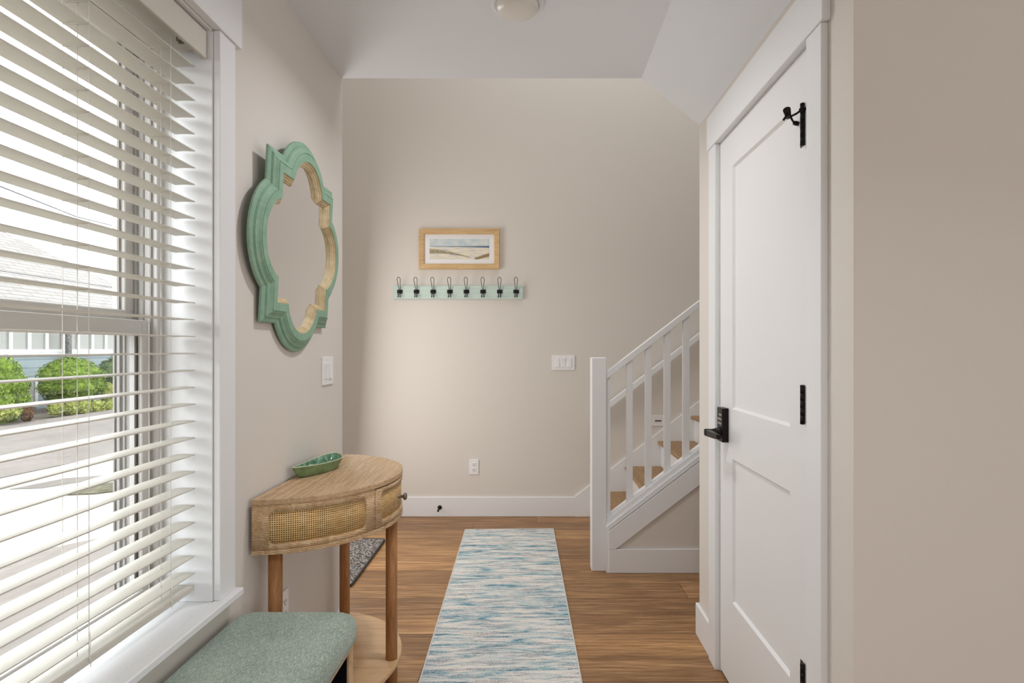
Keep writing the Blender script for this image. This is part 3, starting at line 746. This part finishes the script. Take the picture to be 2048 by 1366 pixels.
# ------------------------------------------------------------------ console table
TX, TY, TA, TB = -.846, 2.076, .371, .353      # centre on the wall side, half length, depth
ZT_, ZB_ = .816, .651
def el(th, off=0.0): return (TX + (TB - off) * math.sin(th), TY - (TA - off) * math.cos(th))
tbl = thing('console_table', 'half-round washed oak console table with cane panels and three dowel legs', 'table', (TX, TY, 0))
def half(bm, z0, z1, off=0.0, bev=.0, n=64):
    pts = [el(math.pi * i / n, off) for i in range(n + 1)]
    prism(bm, pts, 'Z', z0, z1, bev=bev)
b = B(); half(b, ZT_ - .016, ZT_, 0, .0015); obj('tabletop', b, M_OAKTOP, tbl)
b = B(); half(b, ZB_, ZB_ + .013, 0, .0015); obj('bottom_panel', b, M_OAKAPRON, tbl)
def shell(name, mat, parent, th0, th1, z0, z1, off0, off1, holes=None, n=60, uvm=True):
    """curved board between two offsets of the ellipse, optionally with a rounded rectangular opening"""
    b = B(); uv = b.loops.layers.uv.new('UVMap'); acc = [0.0]; P_ = []
    for i in range(n + 1):
        th = th0 + (th1 - th0) * i / n; P_.append((el(th, off0), el(th, off1), th))
        if i: acc.append(acc[-1] + math.dist(P_[-1][0], P_[-2][0]))
    def zlim(s):
        if not holes: return None
        a0, a1, h0, h1, r = holes
        if s <= a0 or s >= a1: return None
        e = min(s - a0, a1 - s); k = 0 if e >= r else r - math.sqrt(max(0, r * r - (r - e) ** 2))
        return (h0 + k, h1 - k)
    def strip(i, zA, zB):
        s0, s1 = acc[i], acc[i + 1]
        for side in (0, 1):
            vs = [(P_[i][side], zA[0], s0), (P_[i + 1][side], zB[0], s1), (P_[i + 1][side], zB[1], s1), (P_[i][side], zA[1], s0)]
            f = b.faces.new([b.verts.new((p[0], p[1], z)) for p, z, s in vs]); f.smooth = True
            for l, (p, z, s) in zip(f.loops, vs): l[uv].uv = (s, z)
        for q in (0, 1):
            vs = [(P_[i][0], zA[q]), (P_[i + 1][0], zB[q]), (P_[i + 1][1], zB[q]), (P_[i][1], zA[q])]
            b.faces.new([b.verts.new((p[0], p[1], z)) for p, z in vs])
    for i in range(n):
        A, Bz = zlim(acc[i]), zlim(acc[i + 1])
        if A is None and Bz is None: strip(i, (z0, z1), (z0, z1)); continue
        m = (holes[2] + holes[3]) / 2
        A = A or (m, m); Bz = Bz or (m, m)
        strip(i, (z0, A[0]), (z0, Bz[0])); strip(i, (A[1], z1), (Bz[1], z1))
    for e in (0, n):
        (p0, p1, _) = P_[e]; b.faces.new([b.verts.new(v) for v in ((p0[0], p0[1], z0), (p0[0], p0[1], z1), (p1[0], p1[1], z1), (p1[0], p1[1], z0))])
    bmesh.ops.remove_doubles(b, verts=b.verts[:], dist=1e-6)
    return obj(name, b, mat, parent)
def arc(th0, th1, off=0, n=80):
    L = 0; p = el(th0, off)
    for i in range(1, n + 1): q = el(th0 + (th1 - th0) * i / n, off); L += math.dist(p, q); p = q
    return L
za, zb_ = ZB_ + .013, ZT_ - .016
D0, D1 = R(62.5), R(117.5)
for (t0, t1, h0, h1) in ((0.0, D0 - R(.25), R(8), R(56.2)), (D1 + R(.25), math.pi, R(123.8), R(172))):
    ap = shell('apron', M_OAKAPRON, tbl, t0, t1, za, zb_, .002, .014, (arc(t0, h0, .002), arc(t0, h1, .002), .683, .777, .018), n=150)
    shell('cane_panel', M_CANE, ap, h0 - R(1), h1 + R(1), .680, .780, .0055, .0075, n=60)
dr = shell('drawer_front', M_OAKAPRON, tbl, D0, D1, za + .003, zb_ - .004, .0015, .014, (arc(D0, D0 + R(5), .0015), arc(D0, D1 - R(5), .0015), .688, .780, .016), n=120)
shell('cane_panel', M_CANE, dr, D0 + R(4), D1 - R(4), .686, .782, .0055, .0075, n=50)
kx = TX + TB
b = B(); lathe(b, (kx - .008, TY, .731), (1, 0, 0), [(0, .0075), (.004, .006), (.014, .0045), (.019, .006), (.023, .012), (.028, .0135), (.032, .010), (.0335, 0)], 24)
obj('knob', b, M_STEEL, dr)
bx('back_rail', M_OAKAPRON, tbl, TX, TX + .012, TY - TA + .006, TY + TA - .006, za, zb_)
for i, (lx, ly) in enumerate(((-.800, 1.762), (-.800, 2.398), (-.5235, 2.076))):
    b = B(); cyl(b, (lx, ly, .0), (lx, ly, ZB_ - .004), .0205, n=32)
    lathe(b, (lx, ly, ZB_ - .006), (0, 0, 1), [(0, .0), (0, .026), (.0055, .026)], 32)
    obj('leg', b, M_OAKLEG, tbl)
b = B(); half(b, .130, .147, .004, .003); obj('lower_shelf', b, M_SHELF, tbl)

# ------------------------------------------------------------------ leaf dish
DZ0 = ZT_
rim = [(-.828, 1.950), (-.795, 1.985), (-.760, 2.045), (-.738, 2.105), (-.729, 2.160), (-.742, 2.205), (-.766, 2.240), (-.790, 2.255), (-.812, 2.225), (-.828, 2.170), (-.836, 2.090), (-.838, 2.010), (-.836, 1.965)]
def chaikin(p, n=3):
    for _ in range(n):
        q = []
        for i in range(len(p)):
            a, c = p[i], p[(i + 1) % len(p)]; q += [(a[0] * .75 + c[0] * .25, a[1] * .75 + c[1] * .25), (a[0] * .25 + c[0] * .75, a[1] * .25 + c[1] * .75)]
        p = q
    return p
rim = chaikin(rim, 2); cx = sum(p[0] for p in rim) / len(rim); cy = sum(p[1] for p in rim) / len(rim)
def ring(k, z, dz=0.0):
    return [Vector((cx + (x - cx) * k, cy + (y - cy) * k, z + dz * ((y - cy) / .15) ** 2)) for x, y in rim]
def loft(name, levels, mat, parent, cap0=False, cap1=False):
    b = B(); rr = [[b.verts.new(p) for p in L] for L in levels]
    for i in range(len(rr) - 1):
        n = len(rr[i])
        for k in range(n): j = (k + 1) % n; b.faces.new([rr[i][k], rr[i][j], rr[i + 1][j], rr[i + 1][k]]).smooth = True
    if cap0: b.faces.new(list(reversed(rr[0])))
    if cap1: b.faces.new(rr[-1])
    return obj(name, b, mat, parent)
dish = thing('leaf_dish', 'green glazed divided leaf-shaped ceramic dish resting on the console table', 'dish', (cx, cy, DZ0))
loft('dish_underside', [ring(.72, DZ0), ring(.77, DZ0 + .002), ring(.84, DZ0 + .010), ring(.93, DZ0 + .024, .002), ring(.99, DZ0 + .034, .004), ring(1.0, DZ0 + .0375, .005)], M_GLAZE2, dish, cap0=True)
loft('rim', [ring(1.0, DZ0 + .0375, .005), ring(.995, DZ0 + .0395, .005), ring(.972, DZ0 + .0395, .005), ring(.960, DZ0 + .0375, .005)], M_RIM, dish)
loft('bowl', [ring(.960, DZ0 + .0375, .005), ring(.88, DZ0 + .026, .002), ring(.78, DZ0 + .013), ring(.64, DZ0 + .006), ring(.3, DZ0 + .005), ring(.02, DZ0 + .0045)], M_GLAZE, dish, cap1=True)
b = B(); prism(b, [(-.822, DZ0 + .031), (-.79, DZ0 + .027), (-.752, DZ0 + .031), (-.765, DZ0 + .008), (-.810, DZ0 + .008)], 'Y', -.003, .003, bev=.0012)
for vt in b.verts: vt.co.y = 2.085 + vt.co.y + (vt.co.x + .79) * .35
obj('divider', b, M_RIM, dish)

# ------------------------------------------------------------------ bench
BX0, BX1, BY_0, BY_1 = -.853, -.505, .70, 1.652
bench = thing('storage_bench', 'storage bench with a sage tweed cushion top below the window', 'bench', ((BX0 + BX1) / 2, (BY_0 + BY_1) / 2, 0))
def rrect(x0, x1, y0, y1, r, n=8):
    p = []
    for (cx_, cy_, a0) in ((x1 - r, y1 - r, 0), (x0 + r, y1 - r, 90), (x0 + r, y0 + r, 180), (x1 - r, y0 + r, 270)):
        for i in range(n + 1): a = R(a0 + 90 * i / n); p.append((cx_ + r * math.cos(a), cy_ + r * math.sin(a)))
    return p
b = B(); lev = []
zc0, zc1 = .442, .522
prof = [(.006, zc0), (.001, zc0 + .006), (0, zc0 + .02), (0, zc0 + .042), (.003, zc0 + .056), (.009, zc0 + .067), (.020, zc0 + .075), (.036, zc1 - .001), (.07, zc1 + .001), (.13, zc1 + .003)]
rr = []
for d, z in prof: rr.append([b.verts.new((x, y, z)) for x, y in rrect(BX0 + d, BX1 - d, BY_0 + d, BY_1 - d, max(.045 - d * .3, .02))])
for i in range(len(rr) - 1):
    n = len(rr[i])
    for k in range(n): j = (k + 1) % n; b.faces.new([rr[i][k], rr[i][j], rr[i + 1][j], rr[i + 1][k]]).smooth = True
b.faces.new(rr[-1]).smooth = True; b.faces.new(list(reversed(rr[0])))
obj('cushion', b, M_CLOTH, bench)
fx0, fx1, fy0, fy1 = BX0 + .004, -.519, BY_0 + .02, 1.628
bx('top_board', M_SHELF, bench, fx0, fx1, fy0, fy1, .420, .442, bev=.001)
for y0_, y1_ in ((fy0, fy0 + .02), (fy1 - .036, fy1)): bx('end_panel', M_SHELF, bench, fx0, fx1, y0_, y1_, 0, .420, bev=.001)
bx('base_board', M_SHELF, bench, fx0, fx1, fy0 + .02, fy1 - .036, .03, .05, bev=.001)
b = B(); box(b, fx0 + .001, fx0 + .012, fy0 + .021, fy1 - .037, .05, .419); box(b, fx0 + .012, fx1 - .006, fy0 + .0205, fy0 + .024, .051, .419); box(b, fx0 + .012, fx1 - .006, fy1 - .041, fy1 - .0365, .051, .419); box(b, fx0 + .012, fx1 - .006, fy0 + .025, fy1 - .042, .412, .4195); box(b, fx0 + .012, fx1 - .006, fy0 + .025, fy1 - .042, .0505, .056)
li = obj('shade_lining', b, M_BENCH_SHADE, bench); li['label'] = 'near-black navy panels standing in for the shade inside the bench'  # dark sheets added inside to paint the shade of the open bench

# ------------------------------------------------------------------ rugs
rug = bpy.data.objects.new('runner_rug', None); COL.objects.link(rug); rug.location = (-.1537, 2.79, 0); rug.rotation_euler = (0, 0, R(1.65))
tag(rug, 'blue and cream abstract striped runner rug lying along the hall floor', 'rug')
def local(name, bm, mat, parent):
    bmesh.ops.recalc_face_normals(bm, faces=bm.faces[:]); me = bpy.data.meshes.new(name); bm.to_mesh(me); bm.free(); me.materials.append(mat)
    o = bpy.data.objects.new(name, me); COL.objects.link(o); o.parent = parent; return o
b = B(); box(b, -.303, .303, -1.217, 1.217, 0.0005, .007, bev=.001); local('pile', b, M_RUG, rug)
b = B()
for a in ((-.309, -.303, -1.223, 1.223), (.303, .309, -1.223, 1.223), (-.303, .303, -1.223, -1.217), (-.303, .303, 1.217, 1.223)): box(b, *a, 0.0005, .0078, bev=.0015)
local('binding', b, M_BIND, rug)
b = B()
prism(b, rrect(-1.475, -.985, 3.04, 3.79, .03, 5), 'Z', .0005, .012)
for vt in b.verts: vt.co.x += (3.4 - vt.co.y) * .018 - .006
mat_o = obj('doormat', b, M_MAT, None, origin=(-1.23, 3.41, 0)); tag(mat_o, 'grey woven doormat with dark edging in the entry corner', 'doormat')
b = B(); pr = rrect(-1.475, -.985, 3.04, 3.79, .03, 5); pr = [(x + (3.4 - y) * .018 - .006, y) for x, y in pr]
tube(b, [(x, y, .008) for x, y in pr] + [(pr[0][0], pr[0][1], .008)], .007, 6); obj('edging', b, M_MATEDGE, mat_o)

# ------------------------------------------------------------------ ceiling lamp
lamp = thing('ceiling_light', 'small round white dome light on the hall ceiling', 'ceiling light', (-.066, 1.985, ZC))
b = B(); lathe(b, (-.066, 1.985, ZC), (0, 0, -1), [(-.0, .092), (.006, .092), (.010, .088), (.011, .077), (.008, .073)], 48); obj('trim_ring', b, M_CEIL, lamp)
b = B(); lathe(b, (-.066, 1.985, ZC), (0, 0, -1), [(.010, .074), (.018, .073), (.026, .066), (.032, .050), (.035, .028), (.036, 0)], 48); obj('lamp_shade', b, M_LAMPGLASS, lamp)

# ------------------------------------------------------------------ outdoors
GZ = -.5
sbx('ground', M_VERGE, -70, XFL - .15, -40, 70, GZ - .3, GZ)
def slab(name, pts, z, mat, label, cat, base=None):
    b = B(); prism(b, pts, 'Z', GZ if base is None else base, z); o = obj(name, b, mat); tag(o, label, cat); return o
slab('road', [(-12.9, -30), (-12.1, 16), (-11.3, 30), (-9.6, 60), (-4.2, 60), (-6.2, 20), (-6.95, 10), (-7.35, 7), (-8.2, -30)], GZ + .02, M_ROAD, 'grey asphalt road beyond the window', 'road')
slab('driveway', [(-8.17, -30), (-7.32, 7), (-6.92, 10), (-6.17, 20), (-4.17, 60), (-2.0, 60), (-3.6, 5.8), (-4.75, 4.4), (-4.9, -30)], GZ + .012, M_CONC, 'bright pale concrete driveway between the road and the house', 'driveway')
slab('walkway', [(-4.87, -30), (-4.72, 4.4), (-3.57, 5.8), (-1.72, 50), (-1.72, -30)], GZ + .03, M_PATH, 'pinkish grey concrete walkway just below the window', 'path')
def gp(x, y, z=GZ): s_ = (y - 697) / (H - z); return ((x - 1073) / s_, F / s_)
gr = slab('gravel_patch', [(-5.62, 6.85), (-5.70, 7.25), (-5.45, 7.55), (-5.2, 8.3), (-5.0, 8.9), (-4.6, 8.7), (-4.75, 7.9), (-4.95, 7.2), (-5.3, 6.9)], GZ + .03, M_GRAVEL, 'mossy gravel strip crossing the pale driveway', 'gravel', GZ + .0125)
slab('dark_patch', [(-6.55, 7.15), (-6.35, 7.75), (-5.95, 7.95), (-5.95, 7.6), (-6.2, 7.2)], GZ + .018, M_ROAD, 'darker patch set into the pale driveway', 'patch', GZ + .0125)  # darker grey area of the driveway
# neighbour house
house = thing('neighbour_house', 'pale blue single-storey house with a grey shingled hip roof across the road', 'house', (-14.5, 14, GZ))
FX = -14.5; HY1 = 22.9
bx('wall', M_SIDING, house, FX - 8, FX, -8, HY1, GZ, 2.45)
b = B(); uv = b.loops.layers.uv.new('UVMap')
EX, EY, EZ, RT, RK = -14.0, 23.4, 2.42, 4.05, .70
e0 = Vector((EX, EY, EZ)); ap = Vector((EX - RT, EY - RT, EZ + RK * RT)); ap2 = Vector((EX - RT, -6, EZ + RK * RT)); e1 = Vector((EX, -10, EZ)); eb = Vector((EX - 2 * RT, EY, EZ)); eb1 = Vector((EX - 2 * RT, -10, EZ))
def face(ps, U_, V_, O_):
    f = b.faces.new([b.verts.new(p) for p in ps])
    for l, p in zip(f.loops, ps): l[uv].uv = ((p - O_).dot(U_), (p - O_).dot(V_))
up = Vector((-1, 0, RK)).normalized()
face([e1, e0, ap, ap2], Vector((0, 1, 0)), up, e1)
face([e0, eb, ap], Vector((-1, 0, 0)), Vector((0, -1, RK)).normalized(), e0)
face([eb, eb1, ap2, ap], Vector((0, 1, 0)), Vector((1, 0, RK)).normalized(), eb)
face([e1, ap2, eb1], Vector((1, 0, 0)), Vector((0, 1, RK)).normalized(), e1)
obj('roof', b, M_ROOF, house)
bx('eave_board', M_EAVE, house, EX - .5, EX, -10, EY, EZ - .16, EZ)
b = B(); p_ = e0.lerp(ap, .93); box(b, p_.x - .9, p_.x - .45, p_.y - 1.1, p_.y - .7, p_.z - .15, p_.z + .08); obj('roof_vent', b, M_GASKET, house)
WYs = [12.9 + .583 * i for i in range(14)]
for i, y in enumerate(WYs):
    b = B(); z0_, z1_ = 1.16, 2.1; fw_ = .055
    box(b, FX, FX + .05, y, y + fw_, z0_, z1_); box(b, FX, FX + .05, y + .583 - fw_, y + .58, z0_, z1_); box(b, FX, FX + .05, y + fw_, y + .583 - fw_, z0_, z0_ + .08); box(b, FX, FX + .05, y + fw_, y + .583 - fw_, z1_ - .07, z1_)
    wf = obj('window', b, M_HFRAME, house)
    bx('pane', M_CURTAIN, wf, FX + .002, FX + .012, y + fw_, y + .583 - fw_, z0_ + .08, z1_ - .07)
bx('window_ledge', M_HFRAME, house, FX, FX + .09, 12.8, 21.1, 1.08, 1.155)
b = B(); box(b, FX, FX + .04, 16.1, 16.16, -.35, .35); box(b, FX, FX + .04, 16.6, 16.68, -.35, .35); box(b, FX, FX + .04, 16.1, 16.68, .35, .42); box(b, FX, FX + .04, 16.1, 16.68, -.42, -.35)
lw = obj('low_window', b, M_HFRAME, house); bx('pane', M_CURTAIN, lw, FX + .002, FX + .012, 16.16, 16.6, -.35, .35)
b = B(); cyl(b, (-14.2, 17.45, GZ), (-14.2, 17.45, 2.25), .085, .08, n=14); post = obj('post', b, M_BARK, None, origin=(-14.2, 17.45, GZ)); tag(post, 'mottled grey post standing before the neighbouring house windows', 'post')
def shrub(name, label, cat, c, r, mat, n=2600, leaf=.035, group=None, flat=1.0):
    b = B(); rnd = random.Random(hash((round(c[0], 2), round(c[1], 2))) & 0xffff)
    c = Vector(c); sd = rnd.uniform(0, 9)
    def rad(d): return 1 + .07 * math.sin(5 * d.x + sd) + .06 * math.sin(7 * d.y + 3 * d.z + sd) + .05 * math.sin(11 * d.z + sd)
    bmesh.ops.create_icosphere(b, subdivisions=4, radius=1.0)
    for vt in b.verts:
        d = vt.co.normalized(); k = rad(d) * .95; vt.co = Vector((d.x * r[0] * k, d.y * r[1] * k, d.z * r[2] * k)) + c
        vt.co.z = max(vt.co.z, GZ)
    for _ in range(n):
        d = Vector((rnd.gauss(0, 1), rnd.gauss(0, 1), rnd.gauss(0, 1))).normalized(); k = rad(d) * rnd.uniform(.93, 1.06)
        p = Vector((d.x * r[0] * k, d.y * r[1] * k, d.z * r[2] * k)) + c
        if p.z < GZ: continue
        q = Vector((rnd.gauss(0, 1), rnd.gauss(0, 1), rnd.gauss(0, 1))).normalized(); a = (d + q * .9).normalized(); t1 = a.orthogonal().normalized(); t2 = a.cross(t1); s_ = leaf * rnd.uniform(.6, 1.3)
        b.faces.new([b.verts.new(p + t1 * s_), b.verts.new(p + t2 * s_ * .5), b.verts.new(p - t1 * s_), b.verts.new(p - t2 * s_ * .5)])
    o = obj(name, b, mat, None, origin=(c.x, c.y, GZ), recalc=False); tag(o, label, cat, group); return o
def at(x, y, X): Y = X * F / (x - 1073); return (X, Y, H - (y - 697) * Y / F)
shrub('round_shrub', 'large rounded bright green shrub before the house siding, widest of the shrubs', 'shrub', at(143, 765, -13.2), (.64, .80, .66), M_LEAF, 5200)
shrub('round_shrub', 'tall bright green shrub nearest the lower end of the road, bronze growth beside it', 'shrub', at(-18, 785, -13.0), (.65, .72, .82), M_LEAF, 5200)
shrub('round_shrub', 'darker olive shrub half hidden behind the yellow-green groundcover', 'shrub', at(240, 750, -13.6), (.60, .66, .62), M_LEAF2, 3200)
shrub('bronze_shrub', 'low bronze-leaved shrub beside the small white framed window', 'shrub', at(54, 826, -12.2), (.12, .12, .20), M_LEAF4, 700, .03)
shrub('bronze_shrub', 'loose yellow-brown shrub growing between the round green one and the olive one', 'shrub', at(224, 790, -12.85), (.26, .34, .34), M_LEAF3, 1600, .035)
for x, lab in ((112, 'yellow-green groundcover clump at the end of its row, nearest the tall corner shrub'), (141, 'second yellow-green groundcover clump along the kerb, under the large rounded shrub'), (168, 'third yellow-green groundcover clump along the kerb, past the middle of the rounded shrub'), (195, 'fourth yellow-green groundcover clump, in front of the gap between round and olive shrubs'), (222, 'yellow-green groundcover clump before the loose yellow-brown shrub'), (248, 'groundcover clump partly cut off by the window frame, below the olive shrub')):
    shrub('groundcover_plant', lab, 'plant', at(x, 815, -12.35), (.16, .185, .19), M_LEAF3, 700, .045, group='groundcover plants along the kerb')
shrub('groundcover_plant', 'yellow-green groundcover clump at the foot of the tall corner shrub', 'plant', at(14, 824, -12.15), (.2, .3, .17), M_LEAF3, 900, .045)
b = B(); tube(b, [(-12.5, 9.0, 5.75), (-14.0, 15.0, 5.50), (-15.2, 19.0, 5.62), (-16.5, 24, 6.1)], .02, 5); cab = obj('overhead_cable', b, M_CABLE, None, origin=(-14, 15, 5.5)); tag(cab, 'thin dark overhead cable crossing the white sky', 'cable')
b = B(); tube(b, [(-12.0, 8.0, 3.0), (-13.0, 14.0, 3.15), (-13.5, 21.0, 3.2), (-13.8, 30, 3.5)], .010, 5); cab = obj('overhead_cable', b, M_CABLE, None, origin=(-13, 14, 3.1)); tag(cab, 'thin cable drooping in front of the grey roof', 'cable')
